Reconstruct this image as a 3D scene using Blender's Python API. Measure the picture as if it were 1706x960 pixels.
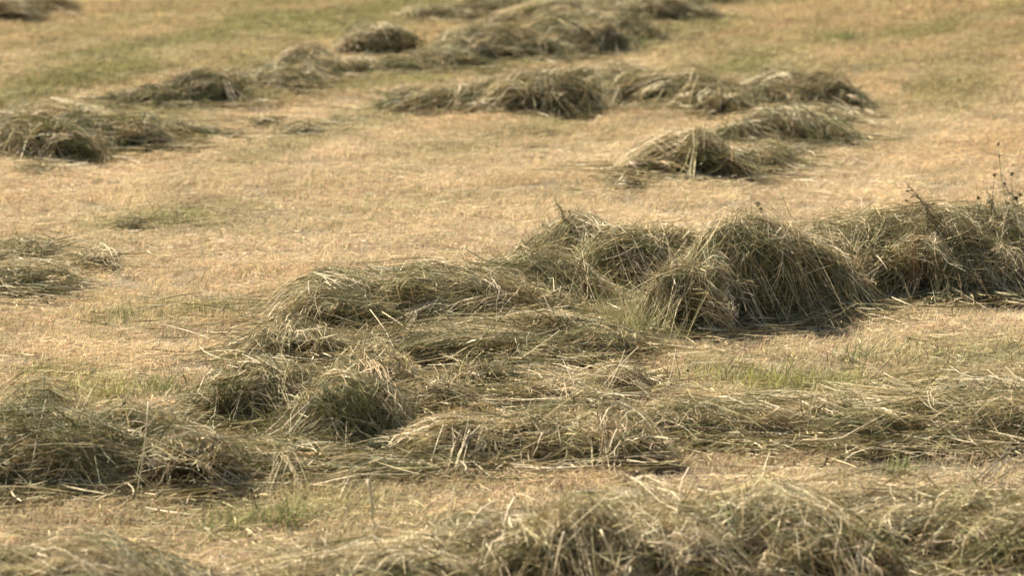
import bpy, math, copy
import numpy as np
from mathutils import Vector

for o in list(bpy.data.objects):
    bpy.data.objects.remove(o)
SC = bpy.context.scene
COL = SC.collection
R = math.radians

# ------------------------------------------------------------------ camera
SLOPE = math.tan(R(8.0))
F_PX = 100 / 36 * 1706
PITCH = R(-1.64)
cd = bpy.data.cameras.new('camera')
cd.lens = 100
cd.sensor_width = 36
cd.clip_start = 0.1
cd.clip_end = 3000
cd.dof.use_dof = True
cd.dof.focus_distance = 12.8
cd.dof.aperture_fstop = 3.1
cam = bpy.data.objects.new('camera', cd)
COL.objects.link(cam)
cam.location = (0, 0, 0)
cam.rotation_euler = (R(90) + PITCH, 0, 0)
SC.camera = cam

# ------------------------------------------------------------------ sky and sun
SUN_EL, SUN_AZ = R(52), R(-56)          # azimuth from +Y (up the field) towards +X
w = bpy.data.worlds.new('World')
SC.world = w
w.use_nodes = True
nt = w.node_tree
sky = nt.nodes.new('ShaderNodeTexSky')
sky.sky_type = 'NISHITA'
sky.sun_disc = False
sky.sun_elevation = SUN_EL
sky.sun_rotation = SUN_AZ
bg = nt.nodes['Background']
bg.inputs['Strength'].default_value = 0.05
nt.links.new(sky.outputs[0], bg.inputs[0])
sd = bpy.data.lights.new('sun', 'SUN')
sd.energy = 5.0
sd.angle = R(0.5)
sd.color = (1.0, 0.93, 0.82)
sun = bpy.data.objects.new('sun', sd)
COL.objects.link(sun)
sdir = Vector((math.sin(SUN_AZ) * math.cos(SUN_EL), math.cos(SUN_AZ) * math.cos(SUN_EL), math.sin(SUN_EL)))
sun.rotation_euler = sdir.to_track_quat('Z', 'Y').to_euler()
sun.location = (-30, 16, 40)
SC.view_settings.view_transform = 'Standard'
SC.view_settings.look = 'None'
SC.view_settings.exposure = 1.22
SC.view_settings.gamma = 1
SC.render.engine = 'CYCLES'
SC.cycles.max_bounces = 6
SC.cycles.diffuse_bounces = 2
SC.cycles.transmission_bounces = 3
SC.cycles.use_denoising = True
SC.cycles.denoising_prefilter = 'ACCURATE'

# ------------------------------------------------------------------ helpers
_T = np.random.default_rng(5).uniform(-1, 1, 4096)


def vnoise(p):
    """smooth value noise, p (...,2 or 3) -> about [-1, 1]"""
    p = np.asarray(p, float)
    if p.shape[-1] == 2:
        p = np.concatenate([p, np.zeros(p.shape[:-1] + (1,))], -1)
    i = np.floor(p).astype(np.int64)
    f = p - i
    f = f * f * (3 - 2 * f)

    def h(a, b, c):
        return _T[(a * 73856093 ^ b * 19349663 ^ c * 83492791) & 4095]
    out = 0
    for dx in (0, 1):
        wx = f[..., 0] if dx else 1 - f[..., 0]
        for dy in (0, 1):
            wy = f[..., 1] if dy else 1 - f[..., 1]
            for dz in (0, 1):
                wz = f[..., 2] if dz else 1 - f[..., 2]
                out = out + wx * wy * wz * h(i[..., 0] + dx, i[..., 1] + dy, i[..., 2] + dz)
    return out


def sstep(a, b, x):
    t = np.clip((x - a) / (b - a), 0, 1)
    return t * t * (3 - 2 * t)


def ground_z(x, y):
    x = np.asarray(x, float)
    y = np.asarray(y, float)
    yy = np.minimum(y, 150) + 0.2 * np.clip(y - 150, 0, 1e9)
    z = -2.52 + SLOPE * yy
    z = z + 0.9 * (1 - sstep(2.0, 7.0, y))
    xy = np.stack([x, y], -1)
    z = z + 0.07 * vnoise(xy * 0.22 + 3.1) + 0.026 * vnoise(xy * 0.8) + 0.017 * vnoise(xy * 2.3 + 9) + 0.008 * vnoise(xy * 5.1 + 19)
    z = z + 0.45 * sstep(2.5, 7.0, x) * sstep(24, 36, y)
    roll = np.stack([(.256 * x + .967 * y) * .16, (.967 * x - .256 * y) * .75], -1)      # rows of the slope run up to the right
    z = z + 0.075 * sstep(16, 26, y) * vnoise(roll + 51) + 0.02 * vnoise(roll * 2.4 + 7)
    return z


def ray(px, py):
    a = (px - 853) / F_PX
    b = (480 - py) / F_PX
    c, s = math.cos(PITCH), math.sin(PITCH)
    return np.array([a, c - b * s, s + b * c])


def at(px, py):
    """the point of the ground under a place of the layout plan"""
    d = ray(px, py)
    t = np.linspace(6, 70, 1300)
    q = t[:, None] * d
    g = q[:, 2] - ground_z(q[:, 0], q[:, 1])
    k = np.argmax(g < 0)
    if g[k] >= 0:
        k = len(t) - 1
    t0 = t[k - 1] + (t[k] - t[k - 1]) * g[k - 1] / (g[k - 1] - g[k])
    return t0 * d


def at_dist(px, py, y):
    d = ray(px, py)
    return d * (y / d[1])


def pix_y(p):
    c, s = math.cos(PITCH), math.sin(PITCH)
    dep = p[1] * c + p[2] * s
    up = -p[1] * s + p[2] * c
    return 480 - up / dep * F_PX


def nrm(v):
    return v / np.maximum(np.linalg.norm(v, axis=-1, keepdims=True), 1e-9)


def np_mesh(name, V, F, C=None, mat=None, smooth=False):
    """V (n,3); F list of int arrays (m,k) with k corners"""
    me = bpy.data.meshes.new(name)
    V = np.ascontiguousarray(V, np.float32)
    me.vertices.add(len(V))
    me.vertices.foreach_set('co', V.ravel())
    tot = np.concatenate([np.full(len(f), f.shape[1]) for f in F])
    idx = np.concatenate([f.ravel() for f in F]).astype(np.int32)
    me.loops.add(len(idx))
    me.loops.foreach_set('vertex_index', idx)
    me.polygons.add(len(tot))
    st = np.concatenate([[0], np.cumsum(tot)[:-1]]).astype(np.int32)
    me.polygons.foreach_set('loop_start', st)
    me.polygons.foreach_set('loop_total', tot.astype(np.int32))
    if smooth:
        me.polygons.foreach_set('use_smooth', np.ones(len(tot), bool))
    if C is not None:
        a = me.attributes.new('tint', 'FLOAT_COLOR', 'POINT')
        cc = np.ones((len(V), 4), np.float32)
        cc[:, :3] = C
        a.data.foreach_set('color', cc.ravel())
    me.update(calc_edges=True)
    me.validate()
    if mat:
        me.materials.append(mat)
    return me


def link(name, me, parent=None, **props):
    o = bpy.data.objects.new(name, me)
    COL.objects.link(o)
    if parent is not None:
        o.parent = parent
    for k, v in props.items():
        o[k] = v
    return o


def empty(name, loc, label, cat, group=None):
    o = bpy.data.objects.new(name, None)
    COL.objects.link(o)
    o.location = loc
    o['label'] = label
    o['category'] = cat
    if group:
        o['group'] = group
    return o


def ribbons(P, W, rng, taper):
    """strand centre lines P (n,K,3), widths W (n) -> verts, quads"""
    n, K, _ = P.shape
    T = np.empty_like(P)
    T[:, 1:-1] = P[:, 2:] - P[:, :-2]
    T[:, 0] = P[:, 1] - P[:, 0]
    T[:, -1] = P[:, -1] - P[:, -2]
    rv = nrm(rng.normal(size=(n, 1, 3)))
    S = nrm(np.cross(nrm(T), np.broadcast_to(rv, P.shape)))
    hw = (W[:, None] * np.asarray(taper)[None, :] * 0.5)[..., None]
    V = np.stack([P - S * hw, P + S * hw], 2).reshape(-1, 3)
    b = (np.arange(n) * K * 2)[:, None] + (np.arange(K - 1) * 2)[None, :]
    b = b.ravel()
    F = np.stack([b, b + 1, b + 3, b + 2], 1)
    return V, F


# ------------------------------------------------------------------ materials
def new_mat(name):
    m = bpy.data.materials.new(name)
    m.use_nodes = True
    m.node_tree.nodes.clear()
    return m, m.node_tree.nodes, m.node_tree.links


def leaf_mat(name, attr_type='GEOMETRY', rough=0.6, trans=0.12, spec=0.12, var=0.3):
    m, N, L = new_mat(name)
    out = N.new('ShaderNodeOutputMaterial')
    at_ = N.new('ShaderNodeAttribute')
    at_.attribute_name = 'tint'
    at_.attribute_type = attr_type
    col = at_.outputs['Color']
    if attr_type == 'INSTANCER':
        b2 = N.new('ShaderNodeAttribute')
        b2.attribute_name = 'tint'
        mx = N.new('ShaderNodeMix')
        mx.data_type = 'RGBA'
        mx.blend_type = 'MULTIPLY'
        mx.inputs[0].default_value = 1
        L.new(col, mx.inputs[6])
        L.new(b2.outputs['Color'], mx.inputs[7])
        col = mx.outputs[2]
    # mottling along the stems
    g = N.new('ShaderNodeNewGeometry')
    nz = N.new('ShaderNodeTexNoise')
    nz.inputs['Scale'].default_value = 45
    nz.inputs['Detail'].default_value = 1
    L.new(g.outputs['Position'], nz.inputs['Vector'])
    mr = N.new('ShaderNodeMapRange')
    mr.inputs[1].default_value = 0.3
    mr.inputs[2].default_value = 0.7
    mr.inputs[3].default_value = 1 - var
    mr.inputs[4].default_value = 1 + var
    L.new(nz.outputs[0], mr.inputs[0])
    mv = N.new('ShaderNodeMix')
    mv.data_type = 'RGBA'
    mv.blend_type = 'MULTIPLY'
    mv.inputs[0].default_value = 1
    L.new(col, mv.inputs[6])
    L.new(mr.outputs[0], mv.inputs[7])
    col = mv.outputs[2]
    p = N.new('ShaderNodeBsdfPrincipled')
    p.inputs['Roughness'].default_value = rough
    p.inputs['Specular IOR Level'].default_value = spec
    L.new(col, p.inputs['Base Color'])
    t = N.new('ShaderNodeBsdfTranslucent')
    L.new(col, t.inputs['Color'])
    ms = N.new('ShaderNodeMixShader')
    ms.inputs[0].default_value = trans
    L.new(p.outputs[0], ms.inputs[1])
    L.new(t.outputs[0], ms.inputs[2])
    L.new(ms.outputs[0], out.inputs[0])
    return m


M_HAY = leaf_mat('hay')
M_STUB = leaf_mat('stubble', 'INSTANCER', rough=0.7, trans=0.3, spec=0.08, var=0.15)
M_GREEN = leaf_mat('green_grass', rough=0.45, trans=0.35)
M_STALK = leaf_mat('straw', rough=0.5, trans=0.05, spec=0.2, var=0.2)


def ground_mat():
    m, N, L = new_mat('field_soil_and_thatch')
    out = N.new('ShaderNodeOutputMaterial')
    a = N.new('ShaderNodeAttribute')
    a.attribute_name = 'tint'
    g = N.new('ShaderNodeNewGeometry')
    n1 = N.new('ShaderNodeTexNoise')
    n1.inputs['Scale'].default_value = 60
    n1.inputs['Detail'].default_value = 6
    n1.inputs['Roughness'].default_value = 0.7
    L.new(g.outputs['Position'], n1.inputs['Vector'])
    mr = N.new('ShaderNodeMapRange')
    mr.inputs[1].default_value = 0.3
    mr.inputs[2].default_value = 0.72
    mr.inputs[3].default_value = 0.45
    mr.inputs[4].default_value = 1.1
    L.new(n1.outputs[0], mr.inputs[0])
    mv = N.new('ShaderNodeMix')
    mv.data_type = 'RGBA'
    mv.blend_type = 'MULTIPLY'
    mv.inputs[0].default_value = 1
    L.new(a.outputs['Color'], mv.inputs[6])
    L.new(mr.outputs[0], mv.inputs[7])
    p = N.new('ShaderNodeBsdfPrincipled')
    p.inputs['Roughness'].default_value = 0.9
    p.inputs['Specular IOR Level'].default_value = 0.15
    L.new(mv.outputs[2], p.inputs['Base Color'])
    bp = N.new('ShaderNodeBump')
    bp.inputs['Strength'].default_value = 0.8
    bp.inputs['Distance'].default_value = 0.02
    L.new(n1.outputs[0], bp.inputs['Height'])
    L.new(bp.outputs[0], p.inputs['Normal'])
    L.new(p.outputs[0], out.inputs[0])
    return m


M_GROUND = ground_mat()

# ------------------------------------------------------------------ field colour (what grows where)
GREEN_BANDS = [  # plan points of the two ends, half width in metres, strength
    ((-30, 170), (240, 108), .6, 1.0), ((0, 95), (300, 30), .5, .55), ((260, 180), (420, 150), .35, .9), ((100, 60), (330, 0), .5, .5), ((0, 120), (420, 40), 1.0, .3), ((250, 95), (500, 30), 1.6, .45),
    ((180, 185), (560, 150), .7, .65), ((500, 55), (730, 5), 1.2, .65), ((600, 145), (820, 110), .6, .75),
    ((1050, 90), (1200, 40), .7, .7), ((1000, 190), (880, 220), .5, .45), ((1300, 125), (1600, 95), .9, .55),
    ((1420, 75), (1700, 15), .8, .7), ((950, 110), (1350, 55), .6, .35), ((1600, 90), (1720, 50), .8, .5),
    ((1220, 628), (1350, 640), .22, 1.0), ((1350, 622), (1700, 590), .25, .7), ((380, 512), (180, 522), .25, .5),
    ((230, 378), (330, 352), .35, .6), ((60, 620), (90, 625), .10, .9), ((160, 655), (290, 640), .14, .7),
    ((1150, 595), (1700, 565), .25, .35), ((350, 875), (600, 830), .25, .45), ((1480, 780), (1600, 775), .15, .5),
    ((800, 250), (1000, 225), .6, .3), ((440, 380), (700, 345), .5, .25), ((0, 560), (300, 540), .4, .2),
]
WARM_BANDS = [((850, 300), (980, 300), .4, .7), ((560, 470), (250, 470), .5, .3), ((1450, 160), (1706, 120), 1.0, .55),
              ((1180, 40), (1500, -20), 1.5, .5), ((1500, 260), (1706, 240), .8, .45), ((0, 330), (500, 320), .8, .25),
              ((1640, 950), (1706, 960), .3, .8), ((30, 60), (330, 15), 2.0, .3)]

PALE_BANDS = [((0, 192), (400, 148), .35, .8), ((230, 100), (520, 45), .35, .7), ((380, 205), (640, 190), .5, .5), ((1000, 255), (1200, 262), .5, .5),
              ((560, 480), (420, 590), .25, .35), ((600, 430), (850, 380), .3, .25), ((1250, 115), (1450, 215), .5, .4), ((1100, 545), (1700, 520), .18, .6)]


def band(bl):
    out = []
    for a, b, wd, s in bl:
        out.append((at(*a)[:2], at(*b)[:2], wd * (.6 if a[1] < 200 else 1), s))
    return out


GB = band(GREEN_BANDS)
WB = band(WARM_BANDS)
PB = band(PALE_BANDS)


def band_val(bl, xy):
    v = np.zeros(len(xy))
    for a, b, wd, s in bl:
        ab = b - a
        t = np.clip(((xy - a) @ ab) / max(ab @ ab, 1e-6), 0, 1)
        d = np.linalg.norm(xy - (a + t[:, None] * ab), axis=1)
        v = np.maximum(v, s * np.exp(-(d / wd) ** 2))
    return v


def field_tint(xy):
    g = band_val(GB, xy)
    wv = band_val(WB, xy)
    e1, e2 = np.array([.256, .967]), np.array([.967, -.256])
    rows = np.stack([xy @ e1 * .22, xy @ e2 * 1.5], -1)       # up the slope everything follows the mowing rows
    fr = sstep(14, 21, xy[:, 1])
    n1 = vnoise(xy * 0.9 + 11) * (1 - fr) + vnoise(rows * .9 + 11) * fr
    n2 = vnoise(xy * 2.6 + 31) * (1 - fr) + vnoise(rows * 2.0 + 31) * fr
    n3 = vnoise(xy * 0.35 + 71) * (1 - fr) + vnoise(rows * .5 + 71) * fr
    n4 = vnoise(xy * 6.0 + 5)
    far = sstep(24, 34, xy[:, 1])
    g = np.clip(g * (1 + 0.6 * n2 + 0.4 * n4) + 0.28 * np.clip(n1 + 0.5 * n2 - 0.25, 0, 1) + far * 0.18 * (0.6 + 0.5 * n3), 0, 1)
    wv = np.clip(wv * (1 + 0.5 * n2) + 0.35 * np.clip(n3 - 0.3 * n1, 0, 1), 0, 1)
    pale = np.clip(0.35 * (vnoise(xy * 1.4 + 57) * (1 - fr) + 1.3 * vnoise(rows * 1.2 + 57) * fr) + 0.35 * vnoise(xy * 4.2 + 17), 0, 1)
    pale = np.clip(pale + band_val(PB, xy) * (1 + .5 * n4), 0, 1)
    # raking and mowing left streaks that run up the slope to the right
    st = np.stack([xy @ e1 * .22, xy @ e2 * 1.7], -1)
    s1, s2 = vnoise(st + 90), vnoise(st * 2.3 + 37)
    fs = .40 + .75 * sstep(15, 26, xy[:, 1])
    g = np.clip(g + fs * .75 * np.clip(s1 + .5 * s2 - .15, 0, 1), 0, 1)
    wv = np.clip(wv + fs * .75 * np.clip(-s1 + .6 * s2 - .2, 0, 1), 0, 1)
    old = np.clip(1.5 * (.6 * vnoise(xy * np.array([3.2, 2.4]) + 63) + .5 * vnoise(xy * 7.5 + 3) - .28), 0, 1)
    tan = np.array([.69, .55, .345])
    tan = tan[None] + (np.array([.53, .385, .19]) - tan)[None] * (.75 * sstep(21, 33, xy[:, 1]))[:, None]     # browner sward up the slope
    col = tan * (1 + 0.12 * n4 + 0.10 * n2)[:, None]
    col = col + (np.array([.66, .48, .26]) - col) * (0.75 * wv)[:, None]
    col = col + (np.array([.78, .64, .40]) - col) * (0.8 * pale)[:, None]
    col = col + (np.array([.33, .30, .125]) - col) * (0.9 * g)[:, None]
    col = col + (np.array([.27, .205, .12]) - col) * (.6 * old)[:, None]      # weathered thatch showing through
    return np.clip(col, .02, .85), g


# ------------------------------------------------------------------ the ground
def build_ground():
    ys = np.concatenate([[-200, -100, -50, -20, -5], np.arange(0, 52, 0.14), 52 * 1.16 ** np.arange(1, 19)])
    xp = np.concatenate([np.arange(0, 13, 0.14), 13 * 1.25 ** np.arange(1, 17)])
    xs = np.concatenate([-xp[:0:-1], xp])
    X, Y = np.meshgrid(xs, ys)
    Z = ground_z(X, Y) - .014
    V = np.stack([X, Y, Z], -1).reshape(-1, 3)
    ny, nx = X.shape
    i = (np.arange(ny - 1)[:, None] * nx + np.arange(nx - 1)[None]).ravel()
    F = np.stack([i, i + 1, i + nx + 1, i + nx], 1)
    C, _ = field_tint(V[:, :2])
    me = np_mesh('ground', V, [F], C * 0.5, M_GROUND, True)
    link('ground', me, kind='structure')


build_ground()


# ------------------------------------------------------------------ mown stubble (instanced tufts of short blades)
def tuft_mesh(name, seed, n, rad, h0, h1, lay):
    rng = np.random.default_rng(seed)
    r = rad * np.sqrt(rng.random(n))
    a = rng.random(n) * 6.283
    base = np.stack([r * np.cos(a), r * np.sin(a), np.full(n, -0.012)], 1)
    h = rng.uniform(h0, h1, n) * (1 - 0.35 * (r / rad))
    d = rng.normal(size=(n, 3)) * np.array([.55, .45, .0]) + np.array([.30, -.05, 1.0])
    flat = rng.random(n) < lay
    d[flat, 2] *= 0.18
    h[flat] *= 1.7
    d = nrm(d)
    bend = rng.normal(size=(n, 3)) * np.array([.35, .3, .1]) + np.array([.12, 0, -.12])
    P = np.stack([base, base + d * h[:, None] * .5, base + d * h[:, None] + bend * h[:, None] * .4], 1)
    P[flat, :, 2] = np.maximum(P[flat, :, 2], 0.004) + rng.random((flat.sum(), 1)) * .03
    W = rng.uniform(.002, .0042, n)
    V, F = ribbons(P, W, rng, [1, .9, .25])
    c = np.repeat(np.clip(1 + 0.26 * rng.normal(size=(n, 1)), .35, 1.7) * (1 + 0.06 * rng.normal(size=(n, 3))), 6, 0)
    return np_mesh(name, V, [F], c, M_STUB)


def build_stubble():
    rng = np.random.default_rng(21)
    srcs = bpy.data.collections.new('stubble_tufts')
    specs = [(190, .15, .03, .065, .10), (190, .16, .03, .055, .18), (170, .13, .04, .085, .06), (150, .15, .02, .05, .35), (180, .14, .035, .075, .12)]
    for k, s in enumerate(specs):
        o = bpy.data.objects.new('tuft_%d' % k, tuft_mesh('tuft', 100 + k, *s))
        srcs.objects.link(o)
    pts = []
    edges = np.concatenate([np.arange(7.5, 20, .5), np.arange(20, 50, 1.0)])
    for d0, d1 in zip(edges[:-1], edges[1:]):
        dm = (d0 + d1) / 2
        hwid = .19 * dm + 1.3
        rho = 62 * min(1, (15 / dm) ** 1.15)
        n = int((d1 - d0) * 2 * hwid * rho)
        pts.append(np.stack([rng.uniform(-hwid, hwid, n), rng.uniform(d0, d1, n)], 1))
    xy = np.concatenate(pts)
    n = len(xy)
    z = ground_z(xy[:, 0], xy[:, 1])
    tint, g = field_tint(xy)
    tint = tint * np.clip(1 + .10 * rng.normal(size=(n, 1)), .6, 1.4)
    me = bpy.data.meshes.new('mown_stubble')
    me.vertices.add(n)
    me.vertices.foreach_set('co', np.stack([xy[:, 0], xy[:, 1], z], 1).astype(np.float32).ravel())
    a = me.attributes.new('tint', 'FLOAT_COLOR', 'POINT')
    cc = np.ones((n, 4), np.float32)
    cc[:, :3] = tint
    a.data.foreach_set('color', cc.ravel())
    a = me.attributes.new('size', 'FLOAT', 'POINT')
    sz = rng.uniform(.75, 1.2, n) * (1 + .45 * g) * (1 + .25 * vnoise(xy * 1.7 + 3)) * np.clip(xy[:, 1] / 15, 1, 2.2) ** .6
    a.data.foreach_set('value', sz.astype(np.float32))
    a = me.attributes.new('turn', 'FLOAT_VECTOR', 'POINT')
    rot = np.zeros((n, 3), np.float32)
    rot[:, 0] = R(8)
    rot[:, 2] = rng.normal(0, .75, n)
    a.data.foreach_set('vector', rot.ravel())
    a = me.attributes.new('pick', 'INT', 'POINT')
    a.data.foreach_set('value', rng.integers(0, len(specs), n).astype(np.int32))
    o = link('mown_stubble', me, kind='stuff', label='short dry mown grass stubble covering the whole hillside field', category='stubble')
    ng = bpy.data.node_groups.new('stubble', 'GeometryNodeTree')
    ng.interface.new_socket('Geometry', in_out='INPUT', socket_type='NodeSocketGeometry')
    ng.interface.new_socket('Geometry', in_out='OUTPUT', socket_type='NodeSocketGeometry')
    N, L = ng.nodes, ng.links
    gi = N.new('NodeGroupInput')
    go = N.new('NodeGroupOutput')
    ci = N.new('GeometryNodeCollectionInfo')
    ci.inputs['Collection'].default_value = srcs
    ci.inputs['Separate Children'].default_value = True
    ci.inputs['Reset Children'].default_value = True
    iop = N.new('GeometryNodeInstanceOnPoints')
    iop.inputs['Pick Instance'].default_value = True

    def attr(nm, ty):
        q = N.new('GeometryNodeInputNamedAttribute')
        q.data_type = ty
        q.inputs['Name'].default_value = nm
        return q.outputs['Attribute']
    L.new(gi.outputs[0], iop.inputs['Points'])
    L.new(ci.outputs[0], iop.inputs['Instance'])
    L.new(attr('pick', 'INT'), iop.inputs['Instance Index'])
    L.new(attr('size', 'FLOAT'), iop.inputs['Scale'])
    L.new(attr('turn', 'FLOAT_VECTOR'), iop.inputs['Rotation'])
    L.new(iop.outputs[0], go.inputs[0])
    md = o.modifiers.new('tufts', 'NODES')
    md.node_group = ng


build_stubble()

# ------------------------------------------------------------------ hay
PALE = np.array([.76, .63, .40])
TAN = np.array([.45, .36, .19])
OLIVE = np.array([.175, .168, .070])
GREY = np.array([.29, .272, .155])
BROWN = np.array([.20, .138, .065])
YEL = np.array([.42, .35, .16])


def pal(rng, n, green, pale, brown=.08):
    wts = np.array([.05 + .36 * pale, .36, .14 + .75 * green,   .08 + .22 * green, brown + .03, .10])
    wts = wts / wts.sum()
    k = rng.choice(6, n, p=wts)
    return np.stack([PALE, TAN, OLIVE, GREY, BROWN, YEL])[k]


class Clump:
    def __init__(s, px, base, top, hw, ang=0, comb=1.0, fall=.25, chaos=.35, green=.45, pale=.3, brown=.08,
                 depth=None, n=1.0, L=(.28, .60), wd=(.0019, .0041), stray=.20, lift=.62, hol=.6):
        f = at(px, base)
        sc = F_PX / f[1]
        s.rx = hw / sc
        s.ry = depth if depth else float(np.clip(.58 * s.rx, .17, .36))
        s.x, s.y = f[0], f[1] + s.ry * .8
        s.zg = float(ground_z(s.x, s.y))
        s.H = max(.07, (pix_y((s.x, s.y, s.zg)) - top) / (F_PX / s.y))
        s.H *= .86
        s.rz = s.H * lift
        s.c = np.array([s.x, s.y, s.zg + s.H - s.rz])
        s.rad = np.array([s.rx, s.ry, s.rz])
        s.ang, s.comb, s.fall, s.chaos = math.radians(ang), comb, fall, chaos
        s.green, s.pale, s.brown, s.n, s.L, s.wd, s.stray = green, pale, brown, n, L, wd, stray
        s.hol = hol
        s.seed = abs(int(px * 7 + base * 131 + top * 17)) % 100000

    def lump(s, u):
        q = u * 1.9 + s.seed % 97
        fl = .55 * np.clip(.5 - u[..., 2], 0, 1) * sstep(-.55, .25, np.maximum(u[..., 1], np.abs(u[..., 0]) - .45))
        return 1 + .24 * vnoise(q) + .20 * vnoise(u * 4.7 + s.seed % 53) + fl \
            - s.hol * .46 * np.exp(-((u[..., 2] + .05) / .38) ** 2) * np.clip(-1.5 * u[..., 1], 0, 1) * (.75 + .6 * vnoise(u * 3.1 + 77))


def walk(cl, rng, n, K, lockn, others):
    """n strands laid over the clump in combed locks"""
    nl = max(2, n // lockn)
    u = nrm(rng.normal(size=(nl * 3, 3)))
    u = u[(u[:, 2] > -.55) & ((u[:, 1] < .35) | (rng.random(nl * 3) < .55))][:nl]
    low = (u[:, 1] < 0) & (u[:, 2] < .30)
    u = u[~low | (rng.random(len(u)) > .80 * cl.hol)]
    nl = len(u)
    nor = nrm(u / cl.rad)
    cv = np.array([math.cos(cl.ang), 0, math.sin(cl.ang)])
    sg = np.where(rng.random(nl) < .85, 1., -1.)[:, None]
    # slow swirls turn the comb direction over the surface
    sw = vnoise(u * 1.6 + 7 + cl.seed % 31)[:, None]
    cvv = cv[None] * 1.0 + sw * .9 * np.cross(cv[None], nor)
    t = cl.comb * sg * cvv + cl.fall * np.array([0, -.35, -1.]) * (.4 + rng.random((nl, 1))) + (cl.chaos + .22) * rng.normal(size=(nl, 3)) * np.array([1, .8, .7])
    mess = rng.random(nl) < .22 + .35 * cl.chaos                # tangled locks lie any way
    t[mess] = rng.normal(size=(mess.sum(), 3))
    t = t - nor * (t * nor).sum(1, keepdims=True)
    t = nrm(t)
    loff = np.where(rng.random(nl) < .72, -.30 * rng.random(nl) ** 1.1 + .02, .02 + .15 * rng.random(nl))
    # drier outside, greener inside; sunlit tops and shade in the depths painted in too
    dry = (loff > -.02) | (u[:, 2] + .5 * rng.normal(size=nl) > .75)  # also picks the upper locks that are coloured as sunlit
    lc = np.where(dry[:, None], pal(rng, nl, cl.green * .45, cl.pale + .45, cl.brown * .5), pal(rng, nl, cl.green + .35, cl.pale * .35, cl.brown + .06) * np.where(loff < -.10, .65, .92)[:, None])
    lcurv = rng.normal(0, .35, nl)
    lc = lc * (1 + .16 * vnoise(u * 2.5 + 19)[:, None])
    li = rng.integers(0, nl, n)
    p0 = u[li] * cl.rad * cl.lump(u[li])[:, None]
    nr = nor[li]
    tt = nrm(t[li] + rng.normal(size=(n, 3)) * .22)
    side = np.cross(nr, tt)
    p0 = p0 + side * rng.normal(0, .026, (n, 1)) + tt * rng.normal(0, .06, (n, 1))
    L = np.where(mess[li], .72, 1) * rng.uniform(cl.L[0], cl.L[1], n) * (.55 + .45 * rng.random(n)) * min(1, (cl.rx + cl.rz) / .62)
    off = loff[li] + rng.normal(0, .045, n)
    curv = lcurv[li] + rng.normal(0, .55, n)
    stray = rng.random(n) < cl.stray
    stick = np.where(stray, .40 + .3 * rng.random(n), .90)
    tt[stray] = nrm(tt[stray] + rng.normal(size=(stray.sum(), 3)) * .35)
    step = (L / (K - 1))[:, None]
    p = p0 - tt * L[:, None] * .5
    lay = (.006 + .035 * rng.random(n))
    drop = np.zeros((n, 3))
    drop[:, 2] = np.where(stray, -.16, -.08)
    P = np.empty((n, K, 3))
    for k in range(K):
        q = p / cl.rad
        r = np.linalg.norm(q, axis=1, keepdims=True)
        ud = q / np.maximum(r, 1e-6)
        tgt = ud * cl.rad * (cl.lump(ud) * (1 + off))[:, None]
        st = stick[:, None] * np.where(r < 1.6, 1, .3)
        pn = p + (tgt - p) * st
        wz = ground_z(pn[:, 0] + cl.c[0], pn[:, 1] + cl.c[1]) + lay
        pn[:, 2] = np.maximum(pn[:, 2] + cl.c[2], wz) - cl.c[2]
        P[:, k] = pn
        if k:
            dt = nrm(pn - P[:, k - 1])
            tt = nrm(.55 * dt + .45 * tt + side * (curv / K)[:, None] + drop)
        p = pn + tt * step
    P = P + cl.c + rng.normal(0, .007, P.shape)
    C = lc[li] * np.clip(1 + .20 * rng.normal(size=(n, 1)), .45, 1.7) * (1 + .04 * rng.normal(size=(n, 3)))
    W = rng.uniform(cl.wd[0], cl.wd[1], n) * rng.choice([.7, .8, 1, 1, 1, 1, 1, 1, 1, 1.2, 1.3, 1.9], n)
    keep = np.ones(n, bool)
    mid = P[:, K // 2]
    for o in others:
        q = (mid - o.c) / o.rad
        keep &= np.linalg.norm(q, axis=1) > .72
    return P[keep], W[keep], C[keep]


def row_height(cls, X, Y):
    v = np.zeros(np.shape(X))
    for c_ in cls:
        r2 = ((X - c_.x) / (c_.rx * 1.25)) ** 2 + ((Y - c_.y) / (c_.ry * 1.3)) ** 2
        v = v + (c_.H * 1.02 * np.clip(1 - r2, 0, 1) ** .75) ** 4
    return v ** .25


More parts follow.
